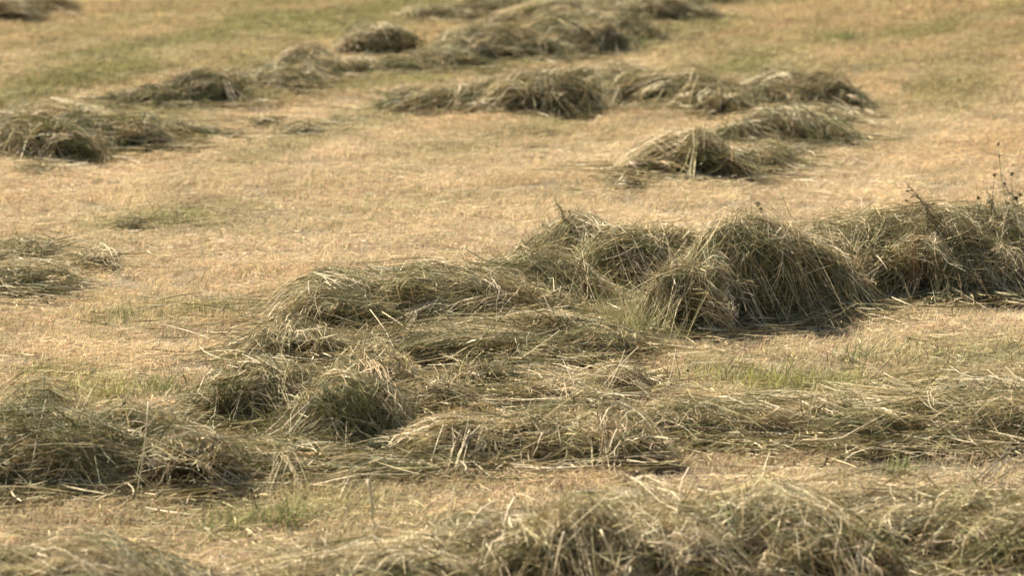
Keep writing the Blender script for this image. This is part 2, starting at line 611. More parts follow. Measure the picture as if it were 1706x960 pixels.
def cover(cls, cl, rng, n, K, lockn):
    """long locks lying over the whole row, bridging from heap to heap"""
    nl = max(2, n // lockn)
    rr = np.sqrt(rng.random(nl)) * 1.25
    an = rng.random(nl) * 6.283
    bx, by = cl.x + cl.rx * rr * np.cos(an), cl.y + cl.ry * (rr * np.sin(an) + .35 * cl.hol)
    base = cl.ang * .55 + .7 * vnoise(np.stack([bx, by], -1) * 1.3 + 40)
    ha = base + rng.normal(0, .35 + .6 * cl.chaos, nl) + np.where(rng.random(nl) < .15, rng.normal(0, .9, nl), 0)
    lc = pal(rng, nl, cl.green * .45, cl.pale + .4, cl.brown * .6)  # paler palette, sunlight on top of the row painted in
    loff = rng.normal(.008, .034, nl)
    lcu = rng.normal(0, .45, nl)
    lL = rng.uniform(.35, .85, nl) * min(1, (cl.rx + cl.rz) / .55)
    li = rng.integers(0, nl, n)
    L = lL[li] * rng.uniform(.6, 1.05, n)
    a = ha[li] + rng.normal(0, .09, n)
    tt = np.linspace(-.5, .5, K)[None] * L[:, None]
    cu = (lcu[li] + rng.normal(0, .15, n))[:, None] * (tt ** 2 * 2 / L[:, None])
    ox, oy = rng.normal(0, .035, n), rng.normal(0, .05, n)
    sh = rng.normal(0, .07, n)[:, None]
    X = (bx[li] + ox)[:, None] + (tt + sh) * np.cos(a)[:, None] - cu * np.sin(a)[:, None]
    Y = (by[li] + oy)[:, None] + (tt + sh) * np.sin(a)[:, None] + cu * np.cos(a)[:, None]
    h = row_height(cls, X, Y)
    h = h + .05 * vnoise(np.stack([X, Y], -1) * 3.1 + 8) * np.clip(h / .2, 0, 1)
    hm = h.copy()                           # stems are stiff: they bridge small hollows
    hm[:, 1:-1] = .5 * h[:, 1:-1] + .25 * (h[:, 2:] + h[:, :-2])
    h = np.maximum(h, hm)
    Z = ground_z(X, Y) + np.maximum(h + loff[li][:, None] + rng.normal(0, .012, n)[:, None], .012 + .04 * rng.random(n)[:, None])
    Z = Z + rng.normal(0, .07, n)[:, None] * tt
    C = lc[li] * np.clip(1 + .20 * rng.normal(size=(n, 1)), .45, 1.7)
    W = rng.uniform(cl.wd[0], cl.wd[1], n)
    return np.stack([X, Y, Z], -1), W, C


def core_geo(cl, rng):
    nu, nv = 30, 12
    th = np.linspace(0, 2 * np.pi, nu, endpoint=False)
    ph = np.linspace(R(88), R(-50), nv)
    PH, TH = np.meshgrid(ph, th, indexing='ij')
    u = np.stack([np.cos(PH) * np.cos(TH), np.cos(PH) * np.sin(TH), np.sin(PH)], -1).reshape(-1, 3)
    p = u * cl.rad * (cl.lump(u) * (.64 + .06 * vnoise(u * 9) - .26 * cl.hol * np.clip(-u[:, 1], 0, 1) * np.clip(1 - u[:, 2], 0, 1)))[:, None] + cl.c
    p[:, 2] = np.maximum(p[:, 2], ground_z(p[:, 0], p[:, 1]) - .01)
    i = np.arange(nv - 1)[:, None] * nu
    j = np.arange(nu)[None]
    j2 = (j + 1) % nu
    F = np.stack([(i + j).ravel(), (i + nu + j).ravel(), (i + nu + j2).ravel(), (i + j2).ravel()], 1)
    C = np.tile(np.array([.065, .051, .028]), (len(p), 1)) * (1 + .3 * vnoise(u * 7)[:, None])  # near-black core: shade of the hollows put into the colour
    return p, F, np.clip(C, .03, 1)


TAPER5 = [.55, 1, .95, .7, .15]
TAPER4 = [.6, 1, .85, .2]
DENS = 4950          # strands per square metre of clump surface


def tube_mesh(name, pts, rad, col, sides=4):
    pts = np.asarray(pts, float)
    K = len(pts)
    T = nrm(np.gradient(pts, axis=0))
    A = nrm(np.cross(T, np.array([.31, .77, .55])))
    B = np.cross(T, A)
    rad = np.broadcast_to(np.asarray(rad, float), (K,))
    an = np.arange(sides) / sides * 2 * np.pi
    V = (pts[:, None] + rad[:, None, None] * (A[:, None] * np.cos(an)[None, :, None] + B[:, None] * np.sin(an)[None, :, None])).reshape(-1, 3)
    i = np.arange(K - 1)[:, None] * sides
    j = np.arange(sides)[None]
    j2 = (j + 1) % sides
    F = np.stack([(i + j).ravel(), (i + j2).ravel(), (i + sides + j2).ravel(), (i + sides + j).ravel()], 1)
    caps = np.array([np.arange(sides)[::-1], (K - 1) * sides + np.arange(sides)])
    return np_mesh(name, V, [F, caps], np.tile(np.asarray(col), (len(V), 1)), M_STALK, True)


# stems need real thickness at every length: one mesh per (shape, length) class
_stalk_cache = {}


def stalk(a, b, wd, parent, k):
    a, b = Vector(a), Vector(b)
    d = b - a
    ln = d.length
    q = max(.06, round(ln / .05) * .05)
    key = (k % 9, q, round(wd, 4))
    if key not in _stalk_cache:
        rs = np.random.default_rng(k % 9 + 300)
        x = np.linspace(-.5, .5, 6)
        y = rs.uniform(-.07, .07) * (1 - 4 * x * x) + rs.uniform(-.05, .05) * np.abs(x - rs.uniform(-.3, .3))
        z = rs.uniform(-.04, .04) * (1 - 4 * x * x)
        sc_ = np.array([.56, .455, .28])
        c = [sc_, sc_ * 1.12, TAN, sc_ * np.array([1, .9, .8]), sc_ * .9][k % 5]
        _stalk_cache[key] = tube_mesh('straw_stalk', np.stack([x, y, z], 1) * q, np.array([1, .95, 1.05, .9, .8, .5]) * wd * .5, c, 4)
    o = link('straw_stalk', _stalk_cache[key], parent)
    o.location = (a + b) / 2 - Vector(parent.location)
    o.rotation_mode = 'QUATERNION'
    o.rotation_quaternion = d.to_track_quat('X', 'Z')
    return o


def windrow(name, label, cat, group, clumps, seed, fringe=1.0, nst=0, far=False, join=.8):
    rng = np.random.default_rng(seed)
    cls = [Clump(**c) for c in clumps]
    if join:                               # lower hay joins neighbouring heaps
        for a, b in zip(clumps[:-1], clumps[1:]):
            A, B = Clump(**a), Clump(**b)
            gap = math.hypot(A.x - B.x, A.y - B.y)
            if gap > (5.0 if far else 1.0):
                continue
            m = max(1, math.ceil(gap / .6) - 1)
            for t in [(k + 1) / (m + 1) for k in range(m)]:
                d = dict(a)
                d.update(px=a['px'] + (b['px'] - a['px']) * t, base=a['base'] + (b['base'] - a['base']) * t - 2, hw=(a['hw'] + b['hw']) * .45,
                         pale=(a.get('pale', .3) + b.get('pale', .3)) / 2 + .1, ang=a['ang'] + (b['ang'] - a['ang']) * t,
                         top=a['base'] + (b['base'] - a['base']) * t - join * ((a['base'] - a['top']) * (1 - t) + (b['base'] - b['top']) * t))
                cls.append(Clump(**d))
    small = []
    for cl in cls:                         # smaller lumps break the outline of each heap
        if cl.rx < .25:
            continue
        for q in range(2 if cl.rx < .5 else 3):
            d = copy.copy(cl)
            f = rng.uniform(.38, .62)
            a = rng.uniform(0, 6.283)
            d.rx, d.ry, d.H = cl.rx * f, max(.14, cl.ry * f), cl.H * rng.uniform(.45, .82)
            d.x = cl.x + cl.rx * .85 * math.cos(a)
            d.y = cl.y + cl.ry * .75 * math.sin(a)
            if d.y - d.ry * .8 < cl.y - cl.ry * .9:
                d.y = cl.y - cl.ry * .9 + d.ry * .8
            d.zg = float(ground_z(d.x, d.y))
            d.rz = d.H * .62
            d.c = np.array([d.x, d.y, d.zg + d.H - d.rz])
            d.rad = np.array([d.rx, d.ry, d.rz])
            d.ang = cl.ang + rng.normal(0, .35)
            d.green = float(np.clip(cl.green + rng.normal(0, .2), 0, 1))
            d.pale = float(np.clip(cl.pale + rng.normal(0, .2), 0, 1))
            d.chaos = cl.chaos + .1
            d.seed = int(rng.integers(0, 99999))
            small.append(d)
    cls += small
    fx = np.mean([c.x for c in cls])
    fy = np.mean([c.y for c in cls])
    org = np.array([fx, fy, float(ground_z(fx, fy))])
    root = empty(name, org, label, cat, group)
    K, tp = (4, TAPER4) if far else (5, TAPER5)
    for i, cl in enumerate(cls):
        others = [c for j, c in enumerate(cls) if j != i]
        a = cl.rad
        area = 2 * np.pi * (((a[0] * a[1]) ** 1.6 + (a[0] * a[2]) ** 1.6 + (a[1] * a[2]) ** 1.6) / 3) ** (1 / 1.6) * 1.25
        n = int(area * DENS * cl.n * (.40 if far else 1)) + 100
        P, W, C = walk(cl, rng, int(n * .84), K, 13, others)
        P2, W2, C2 = cover(cls, cl, rng, int(n * .18), K, 10)
        P, W, C = np.concatenate([P, P2]), np.concatenate([W, W2]), np.concatenate([C, C2])
        # a few long loose stems lying across
        V, F = ribbons(P, W * (1.15 if far else 1), rng, tp)
        Cv = np.repeat(C, K * 2, 0)
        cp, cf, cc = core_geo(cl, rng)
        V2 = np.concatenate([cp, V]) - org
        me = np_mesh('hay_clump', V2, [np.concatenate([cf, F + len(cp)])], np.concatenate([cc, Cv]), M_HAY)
        link('hay_clump', me, root)
    # loose hay lying thinly round the foot of the clumps
    if fringe > 0:
        PP, WW, CC = [], [], []
        for cl in cls:
            n = int(1000 * fringe * cl.rx * (.7 if far else 1)) + 20
            an = rng.random(n) * 6.283
            rr = .75 + np.abs(rng.normal(0, 1, n)) * rng.choice([.35, .6, 1.3], n)
            ex = np.minimum(cl.rx, .9)
            bx = cl.x + (cl.rx + (rr - 1) * min(cl.rx, .45)) * np.cos(an)
            by = cl.y + (cl.ry + (rr - 1) * min(cl.ry, .40)) * np.sin(an)
            ha = cl.ang * .6 + rng.normal(0, .8, n)
            L = rng.uniform(.06, .36, n)
            tt = np.linspace(-.5, .5, K)[None] * L[:, None]
            cu = rng.normal(0, .35, n)[:, None] * (tt ** 2) / L[:, None]
            X = bx[:, None] + tt * np.cos(ha)[:, None] - cu * np.sin(ha)[:, None]
            Y = by[:, None] + tt * np.sin(ha)[:, None] + cu * np.cos(ha)[:, None]
            Z = ground_z(X, Y) + (.03 + .05 * rng.random(n))[:, None] + rng.normal(0, .06, n)[:, None] * tt
            PP.append(np.stack([X, Y, Z], -1))
            WW.append(rng.uniform(.003, .006, n))
            CC.append(pal(rng, n, cl.green * .5, cl.pale + .35, .05) * np.clip(1 + .2 * rng.normal(size=(n, 1)), .5, 1.6))
        P, W, C = np.concatenate(PP), np.concatenate(WW), np.concatenate(CC)
        V, F = ribbons(P, W * (1.4 if far else 1), rng, tp)
        me = np_mesh('loose_hay', V - org, [F], np.repeat(C, K * 2, 0), M_HAY)
        link('loose_hay', me, root, kind='stuff')
    # single pale stems that can be told apart
    wts = np.array([c.rx for c in cls])
    wts = wts / wts.sum()
    for k in range(nst):
        cl = cls[rng.choice(len(cls), p=wts)]
        u = rng.normal(size=3)
        u[1] = -abs(u[1]) * .8
        u[2] = abs(u[2]) * .9 + .05
        u = u / np.linalg.norm(u)
        c = cl.c + u * cl.rad * float(cl.lump(u[None])[0]) * 1.02
        c[2] = max(c[2], float(ground_z(c[0], c[1])) + .04)
        nr = u / cl.rad
        nr = nr / np.linalg.norm(nr)
        d = np.array([math.cos(cl.ang), 0, math.sin(cl.ang)]) * rng.choice([-1, 1]) * .5 + rng.normal(size=3) * np.array([.7, .5, .8])
        d = d - nr * (d @ nr) * .85
        d = d / np.linalg.norm(d)
        ln = rng.uniform(.14, .42)
        a, b = c - d * ln / 2, c + d * ln / 2
        for e in (a, b):
            e[2] = max(e[2], float(ground_z(e[0], e[1])) + .015)
        stalk(a, b, float(rng.choice([.0026, .0034, .0045])), root, int(rng.integers(0, 45)))
    return root, cls


GR_NEAR = 'windrows of cut hay across the near field'
GR_FAR = 'windrows of cut hay on the far slope'
c = lambda px, base, top, hw, ang=0, **k: dict(px=px, base=base, top=top, hw=hw, ang=ang, **k)
H1 = dict(hol=1.0)

# the tall windrow on the right
WA, CA = windrow('hay_windrow', 'tallest dark windrow of tangled hay at the right, with deep shade below its front', 'hay windrow', GR_NEAR, [
    c(1790, 480, 330, 110, 60, chaos=.7, fall=.5, green=.55, **H1),
    c(1640, 497, 352, 115, 70, chaos=.75, fall=.7, green=.6, pale=.35, stray=.2, **H1),
    c(1545, 512, 380, 90, 100, chaos=.6, fall=.7, green=.7, pale=.2, stray=.16, **H1),
    c(1430, 512, 366, 150, -14, chaos=.3, fall=.15, green=.5, pale=.4, L=(.4, .8), **H1),
    c(1325, 537, 392, 95, -25, chaos=.4, fall=.5, green=.45, **H1),
    c(1235, 553, 358, 84, 50, chaos=.8, fall=.5, green=.4, pale=.35, L=(.4, .8), **H1),
    c(1140, 568, 425, 66, 55, chaos=.55, fall=.9, green=.5, pale=.35, L=(.4, .8), **H1),
    c(1085, 500, 372, 110, 20, chaos=.45, fall=.3, green=.5, pale=.3, **H1),
    c(965, 480, 378, 90, 35, chaos=.6, fall=.4, green=.7, pale=.2, hol=.8),
    c(1910, 470, 335, 110, 60, chaos=.7, fall=.5, green=.55, **H1),
], 1, nst=70, join=.95)

# the middle mound
WB_, CB = windrow('hay_windrow', 'broad rounded mound of olive hay in the middle of the picture', 'hay windrow', GR_NEAR, [
    c(700, 565, 451, 180, 8, chaos=.45, fall=.35, green=.55, pale=.35, L=(.35, .7), hol=1.0),
    c(560, 570, 486, 90, 30, chaos=.4, fall=.4, green=.45, pale=.4, hol=1.0),
    c(880, 520, 421, 115, -20, chaos=.4, fall=.3, green=.55, pale=.4, hol=1.0),
    c(840, 540, 466, 100, -25, chaos=.35, fall=.3, green=.35, pale=.5, hol=1.0),
    c(760, 612, 544, 165, 6, chaos=.16, fall=.05, green=.6, pale=.25, L=(.4, .8), comb=1.4, hol=1.0),
    c(930, 590, 516, 90, 25, chaos=.5, fall=.4, green=.6, pale=.2, brown=.05, hol=1.0),
    c(1000, 612, 544, 75, 18, chaos=.3, fall=.4, green=.55, pale=.3, L=(.35, .7), hol=1.0),
    c(900, 618, 571, 60, -25, chaos=.4, fall=.4, green=.5, hol=1.0),
    c(480, 615, 544, 85, 35, chaos=.4, fall=.4, green=.5, pale=.5, hol=1.0),
], 2, nst=60, join=0)

# the lower windrow, left part
WC, CC_ = windrow('hay_windrow', 'long combed windrow of hay running out of the picture at the left', 'hay windrow', GR_NEAR, [
    c(-220, 835, 690, 120, 8, chaos=.2, fall=.1, green=.6, pale=.25, hol=1.0),
    c(-70, 832, 684, 130, 8, chaos=.2, fall=.1, green=0.62, pale=0.22, L=(.4, .9), comb=1.4, hol=1.0),
    c(90, 832, 689, 130, 14, chaos=.22, fall=.12, green=0.57, pale=0.22, L=(.4, .9), comb=1.4, hol=1.0),
    c(60, 760, 650, 80, 5, chaos=.3, fall=.2, green=0.77, pale=0.11, hol=1.0),
    c(200, 790, 674, 110, 20, chaos=.25, fall=.15, green=0.52, pale=0.22, L=(.4, .8), comb=1.3, hol=1.0),
    c(295, 840, 712, 92, 70, chaos=.8, fall=.5, green=0.52, pale=0.005, brown=.5, L=(.12, .3), wd=(.002, .004), hol=1.0),
    c(400, 815, 752, 100, 22, chaos=.3, fall=.3, green=0.72, pale=0.17, hol=1.0),
    c(440, 725, 600, 120, 30, chaos=.45, fall=.35, green=0.72, pale=0.22, hol=1.0),
    c(575, 765, 612, 95, 50, chaos=.35, fall=.5, green=0.77, pale=0.11, L=(.35, .7), hol=1.0),
    c(500, 795, 738, 110, 30, chaos=.25, fall=.25, green=0.77, pale=0.11, L=(.4, .8), comb=1.3, hol=1.0),
    c(640, 800, 752, 120, 14, chaos=.22, fall=.15, green=0.62, pale=0.175, L=(.4, .8), comb=1.3, hol=1.0),
    c(620, 680, 574, 75, 110, chaos=.35, fall=.3, green=0.22, pale=0.80, hol=1.0),
], 3, nst=90, join=0)

# the thin tan stretch in the centre
WD, CD = windrow('hay_windrow', 'thin tan stretch of flattened hay in the centre below the mound', 'hay windrow', GR_NEAR, [
    c(760, 785, 690, 90, 28, chaos=.35, fall=.2, green=.25, pale=.6, L=(.35, .7)),
    c(885, 785, 688, 90, 28, chaos=.35, fall=.2, green=.25, pale=.6, L=(.35, .7)),
    c(1010, 785, 690, 90, 28, chaos=.35, fall=.2, green=.25, pale=.6, L=(.35, .7)),
    c(720, 700, 630, 85, -25, chaos=.5, fall=.3, green=.2, pale=.7, brown=.15),
    c(810, 660, 605, 55, 35, chaos=.45, fall=.5, green=.5, pale=.4),
    c(910, 690, 630, 85, -20, chaos=.5, fall=.3, green=.2, pale=.65, brown=.15),
    c(1035, 670, 610, 60, 30, chaos=.45, fall=.4, green=.35, pale=.6),
], 4, nst=60, join=0)

# the flat row on the right
WE, CE = windrow('hay_windrow', 'low flat row of grey-tan hay under the green patch at the right', 'hay windrow', GR_NEAR, [
    c(1135, 745, 673, 80, -8, chaos=.3, fall=.1, green=.55, pale=.4),
    c(1240, 750, 680, 110, 0, chaos=.25, fall=.08, green=.4, pale=.5, L=(.35, .8), comb=1.3),
    c(1390, 735, 663, 100, 22, chaos=.25, fall=.12, green=.5, pale=.4, L=(.35, .8), comb=1.3),
    c(1500, 752, 680, 130, 6, chaos=.2, fall=.08, green=.35, pale=.55, L=(.4, .9), comb=1.4),
    c(1590, 700, 638, 120, 0, chaos=.2, fall=.08, green=.35, pale=.5, L=(.4, .9), comb=1.4),
    c(1690, 745, 658, 110, -5, chaos=.3, fall=.15, green=.45, pale=.45, L=(.4, .9), comb=1.3),
    c(1940, 735, 638, 110, 0, chaos=.3, fall=.15, green=.45),
    c(1820, 735, 628, 90, 0, chaos=.3, fall=.15, green=.45),
], 5, nst=80)

# the near windrow at the bottom edge
WF, CF = windrow('hay_windrow', 'nearest windrow of coarse blurred hay along the bottom edge, right of centre', 'hay windrow', GR_NEAR, [
    c(480, 1010, 945, 121, 25, chaos=0.65, fall=0.10, green=0.16, pale=0.75),
    c(660, 1000, 920, 143, 25, chaos=0.65, fall=0.10, green=0.20, pale=0.655),
    c(800, 960, 865, 121, 30, chaos=0.65, fall=0.15, green=0.18, pale=0.75),
    c(950, 1010, 832, 132, -60, chaos=0.60, fall=0.30, green=0.20, pale=0.655, L=(.4, .8)),
    c(1080, 930, 820, 121, -35, chaos=0.65, fall=0.20, green=0.11, pale=0.85),
    c(1120, 1000, 860, 110, 40, chaos=0.75, fall=0.25, green=0.13, pale=0.755),
    c(1250, 965, 820, 132, -30, chaos=0.75, fall=0.25, green=0.09, pale=0.85),
    c(1380, 1000, 870, 110, -40, chaos=0.75, fall=0.30, green=0.11, pale=0.75, brown=.15),
    c(1420, 910, 820, 132, -5, chaos=0.60, fall=0.12, green=0.18, pale=0.655),
    c(1530, 965, 845, 121, 60, chaos=0.70, fall=0.30, green=0.18, pale=0.65),
    c(1620, 910, 815, 110, -12, chaos=0.55, fall=0.15, green=0.25, pale=0.555),
    c(1700, 975, 860, 99, 35, chaos=0.75, fall=0.30, green=0.18, pale=0.65),
    c(1820, 960, 790, 110, 40, chaos=0.75, fall=0.30, green=0.13, pale=0.85),
], 6, nst=110, join=0)
WG, CG = windrow('hay_pile', 'blurred pile of hay cut off by the bottom left corner', 'hay pile', GR_NEAR, [
    c(-190, 1050, 900, 120, -10, chaos=.4, fall=.3, green=.45, pale=.5),
    c(-40, 1050, 905, 120, -18, chaos=.4, fall=.3, green=.45, pale=.5),
    c(120, 1040, 912, 130, -22, chaos=.35, fall=.25, green=.55, pale=.4),
    c(250, 1030, 940, 100, -22, chaos=.35, fall=.25, green=.5, pale=.4),
], 7, nst=20)

# ---- far slope
fk = dict(wd=(.003, .006))
windrow('hay_windrow', 'wavy windrow of hay on the far slope running from the centre to the right', 'hay windrow', GR_FAR, [
    c(740, 192, 150, 85, 28, chaos=.3, fall=.2, green=.3, pale=.4, **fk),
    c(810, 178, 130, 60, 28, chaos=.3, fall=.2, green=.35, pale=.3, **fk),
    c(900, 197, 118, 85, 38, chaos=.25, fall=.3, green=.5, pale=.25, L=(.4, .8), **fk),
    c(990, 175, 108, 80, 25, chaos=.3, fall=.2, green=.4, pale=.3, **fk),
    c(1070, 178, 120, 75, 20, chaos=.3, fall=.2, green=.35, pale=.35, **fk),
    c(1150, 180, 122, 75, 15, chaos=.3, fall=.2, green=.4, pale=.35, **fk),
    c(1210, 197, 150, 45, 45, chaos=.4, fall=.4, green=.5, pale=.3, **fk),
    c(1265, 185, 140, 55, 45, chaos=.4, fall=.4, green=.15, pale=.5, **fk),
    c(1300, 150, 112, 45, 0, chaos=.4, fall=.2, green=.5, pale=.5, **fk),
    c(1370, 180, 132, 60, -25, chaos=.3, fall=.2, green=.5, pale=.25, **fk),
    c(1420, 190, 155, 35, -25, chaos=.3, fall=.2, green=.5, pale=.3, **fk),
], 8, far=True, fringe=.9)
windrow('hay_pile', 'grey-green hay pile with a dark hollow below the end of the wavy windrow', 'hay pile', GR_FAR, [
    c(1300, 247, 190, 85, -18, chaos=.3, fall=.35, green=.75, pale=.2, **fk),
    c(1375, 245, 212, 40, -25, chaos=.3, fall=.2, green=.5, **fk),
    c(1350, 210, 178, 55, -10, chaos=.4, fall=.2, green=.5, pale=.7, **fk),
], 9, far=True, fringe=.9)
windrow('hay_pile', 'pointed pale hay pile just behind the tall windrow', 'hay pile', GR_FAR, [
    c(1165, 308, 230, 80, 40, chaos=.45, fall=.7, green=.4, pale=.6, **fk),
    c(1090, 302, 262, 60, 25, chaos=.4, fall=.4, green=.2, pale=.7, **fk),
    c(1260, 292, 245, 65, -28, chaos=.3, fall=.4, green=.4, pale=.35, **fk),
    c(1325, 268, 240, 35, -15, chaos=.4, fall=.3, green=.5, **fk),
], 10, far=True, fringe=.9)
windrow('hay_pile', 'small dark scrap of hay left of the pointed pale pile', 'hay pile', GR_FAR, [
    c(1042, 320, 298, 26, 0, chaos=.4, fall=.2, green=.6, pale=.2, **fk)], 11, far=True, fringe=.6)
windrow('hay_windrow', 'large dark mass of heaped hay at the top centre of the slope', 'hay windrow', GR_FAR, [
    c(650, 128, 95, 75, 18, chaos=.25, fall=.2, green=.6, pale=.2, **fk),
    c(730, 118, 82, 60, 25, chaos=.3, fall=.3, green=.55, pale=.2, **fk),
    c(790, 110, 42, 75, 45, chaos=.3, fall=.6, green=.5, pale=.2, **fk),
    c(870, 105, 52, 65, 20, chaos=.4, fall=.5, green=.7, pale=.15, **fk),
    c(950, 92, 25, 75, 20, chaos=.5, fall=.5, green=.6, pale=.2, **fk),
    c(1025, 75, 18, 60, 30, chaos=.5, fall=.4, green=.55, pale=.25, **fk),
    c(920, 50, 0, 90, 10, chaos=.4, fall=.3, green=.4, pale=.4, **fk),
    c(1090, 42, -10, 80, 25, chaos=.4, fall=.4, green=.4, pale=.2, brown=.2, **fk),
    c(1010, 30, -25, 80, 0, chaos=.5, fall=.4, green=.4, pale=.3, **fk),
    c(1190, 12, -30, 70, 25, chaos=.4, fall=.3, green=.3, brown=.2, **fk),
], 12, far=True, fringe=.9)
windrow('hay_pile', 'dark hay heap cut by the top edge, left of the large mass', 'hay pile', GR_FAR, [
    c(820, 35, -12, 60, 30, chaos=.5, fall=.5, green=.4, pale=.3, **fk),
    c(740, 38, 8, 50, 30, chaos=.4, fall=.3, green=.2, pale=.7, **fk),
], 13, far=True, fringe=.9)
windrow('hay_pile', 'rounded brown hay heap beside a pale upright tuft on the far slope', 'hay pile', GR_FAR, [
    c(640, 98, 42, 58, 20, chaos=.4, fall=.5, green=.25, pale=.35, brown=.25, **fk),
    c(588, 98, 58, 28, 80, chaos=.3, fall=.1, green=.1, pale=.9, **fk),
], 14, far=True, fringe=.9)
windrow('hay_windrow', 'low patchy windrow of brownish hay on the far slope, left of the heaps', 'hay windrow', GR_FAR, [
    c(255, 182, 142, 60, 30, chaos=.3, fall=.3, green=.4, pale=.35, **fk),
    c(330, 180, 122, 55, 40, chaos=.35, fall=.6, green=.3, pale=.5, **fk),
    c(410, 150, 120, 50, 20, chaos=.3, fall=.3, green=.2, pale=.5, **fk),
    c(470, 158, 122, 55, 15, chaos=.3, fall=.3, green=.6, pale=.3, **fk),
    c(510, 122, 80, 50, 10, chaos=.5, fall=.4, green=.1, pale=.4, brown=.4, **fk),
    c(560, 132, 104, 50, 20, chaos=.3, fall=.2, green=.5, pale=.3, **fk),
    c(600, 130, 104, 45, 20, chaos=.3, fall=.2, green=.5, pale=.3, **fk),
], 15, far=True, fringe=1.0)
windrow('hay_windrow', 'dark windrow of hay at the left edge of the far slope', 'hay windrow', GR_FAR, [
    c(-150, 268, 200, 80, 10, chaos=.4, fall=.4, green=.5, pale=.3, **fk),
    c(-40, 262, 195, 80, 10, chaos=.4, fall=.4, green=.5, pale=.3, **fk),
    c(70, 275, 198, 75, 35, chaos=.4, fall=.6, green=.55, pale=.35, **fk),
    c(130, 262, 200, 60, 35, chaos=.4, fall=.5, green=.5, pale=.3, **fk),
    c(215, 260, 195, 70, 28, chaos=.3, fall=.4, green=.6, pale=.25, **fk),
    c(295, 240, 205, 50, 15, chaos=.4, fall=.3, green=.5, pale=.3, **fk),
    c(350, 238, 220, 35, -5, chaos=.4, fall=.2, green=.4, pale=.3, **fk),
    c(100, 215, 182, 90, 20, chaos=.4, fall=.3, green=.2, pale=.7, **fk),
], 16, far=True, fringe=1.0)
windrow('hay_pile', 'low dark heap of hay at the left edge of the open stubble', 'hay pile', GR_FAR, [
    c(15, 500, 445, 70, 15, chaos=.4, fall=.3, green=.6, pale=.3),
    c(75, 493, 452, 40, 0, chaos=.4, fall=.3, green=.6, pale=.3),
    c(-60, 500, 440, 60, 10, chaos=.4, fall=.3, green=.6),
], 17, fringe=.9, nst=6)
windrow('hay_pile', 'small dark scrap of hay right of the low heap on the left stubble', 'hay pile', GR_FAR, [
    c(155, 452, 418, 34, -20, chaos=.4, fall=.2, green=.4, pale=.4, stray=.05, L=(.18, .4))], 18, fringe=.9, nst=2)
windrow('hay_pile', 'small loose scrap of hay behind the low heap at the left edge', 'hay pile', GR_FAR, [
    c(50, 440, 405, 34, 10, chaos=.5, fall=.3, green=.55, pale=.4),
    c(5, 442, 412, 25, 10, chaos=.5, fall=.3, green=.55, pale=.4)], 19, fringe=.9, nst=2)
for k, (px, b, t, hw, lab) in enumerate([
        (440, 214, 192, 26, 'leftmost small scrap of hay on the stubble between the two far windrows'),
        (505, 232, 210, 34, 'flat scrap of hay in front of the two other scraps between far windrows'),
        (560, 218, 200, 18, 'rightmost small scrap of hay between the two far windrows'),
        (672, 170, 148, 22, 'small dark hay tuft just off the left end of the wavy windrow'),
        (70, 293, 276, 34, 'thin brown scrap of hay below the windrow at the left edge'),
        (220, 390, 381, 16, 'tiny dark scrap of hay alone on the open left stubble')]):
    windrow('hay_scrap', lab, 'hay scrap', 'scraps of hay left on the field', [c(px, b, t, hw, 10, chaos=.4, fall=.2, green=.5, pale=.3, brown=.15, stray=.04, L=(.15, .3), **fk)], 30 + k, far=True, fringe=.5)
windrow('hay_pile', 'brown hay pile cut off by the top left corner', 'hay pile', GR_FAR, [
    c(-10, 38, -8, 55, 25, chaos=.4, fall=.5, green=.2, pale=.2, brown=.5, **fk),
    c(60, 22, -15, 50, 25, chaos=.4, fall=.4, green=.2, pale=.2, brown=.5, **fk)], 40, far=True, fringe=.8)


# ------------------------------------------------------------------ fans of pale stems and single stems in the near hay
def surf_dist(cls, px, py):
    """distance (world y) at which the line of sight meets the hay, or the ground"""
    d = ray(px, py)
    best = at(px, py)[1]
    for cl in cls:
        o, dd = -cl.c / cl.rad, d / cl.rad
        a_, b_, c_ = dd @ dd, o @ dd, o @ o - 1.06
        disc = b_ * b_ - a_ * c_
        if disc > 0:
            t = (-b_ - math.sqrt(disc)) / a_
            best = min(best, t * d[1])
    return best


def stem_px(root, cls, p0, p1, wd, k, out=.03):
    y0, y1 = surf_dist(cls, *p0) - out, surf_dist(cls, *p1) - out
    stalk(at_dist(p0[0], p0[1], y0), at_dist(p1[0], p1[1], y1), wd, root, k)


rg = np.random.default_rng(9)
for k in range(15):                      # pale fan at the foot of the lower windrow
    t = rg.random()
    x0, x1 = 458 + rg.normal(0, 9), 418 + 105 * t + rg.normal(0, 3)
    stem_px(WC, CC_, (x0 + 20 * t, 748 + rg.uniform(-5, 25)), (x1, rg.uniform(808, 838)), .003, 2 + 5 * k, .09)
for k in range(26):                      # pinkish straw left of the centre
    x = 612 + rg.normal(0, 22)
    y = rg.uniform(585, 640)
    l = rg.uniform(30, 75)
    stem_px(WC, CC_, (x, y), (x + l * rg.uniform(.1, .6), y + l), .003, 3 + 5 * k)
for k, (x, y) in enumerate([(770, 738), (893, 738), (1015, 738)]):   # small white forked stems
    stem_px(WD, CD, (x + 12, y - 18), (x + 2, y + 8), .006, 1, .04)
    stem_px(WD, CD, (x + 2, y + 8), (x - 12, y + 40), .005, 1, .04)
for p0, p1, wd in [((1072, 575), (1118, 540), .007), ((1070, 556), (1105, 578), .006), ((1290, 410), (1330, 395), .005),
                   ((1180, 555), (1215, 480), .005), ((1320, 470), (1390, 440), .005), ((1490, 480), (1690, 430), .004),
                   ((1610, 395), (1590, 470), .008), ((1570, 450), (1612, 378), .008), ((1440, 340), (1470, 415), .005)]:
    stem_px(WA, CA, p0, p1, wd, 1)
for p0, p1, wd in [((640, 520), (745, 615), .006), ((620, 515), (690, 640), .005)]:
    stem_px(WB_, CB, p0, p1, wd, 1)
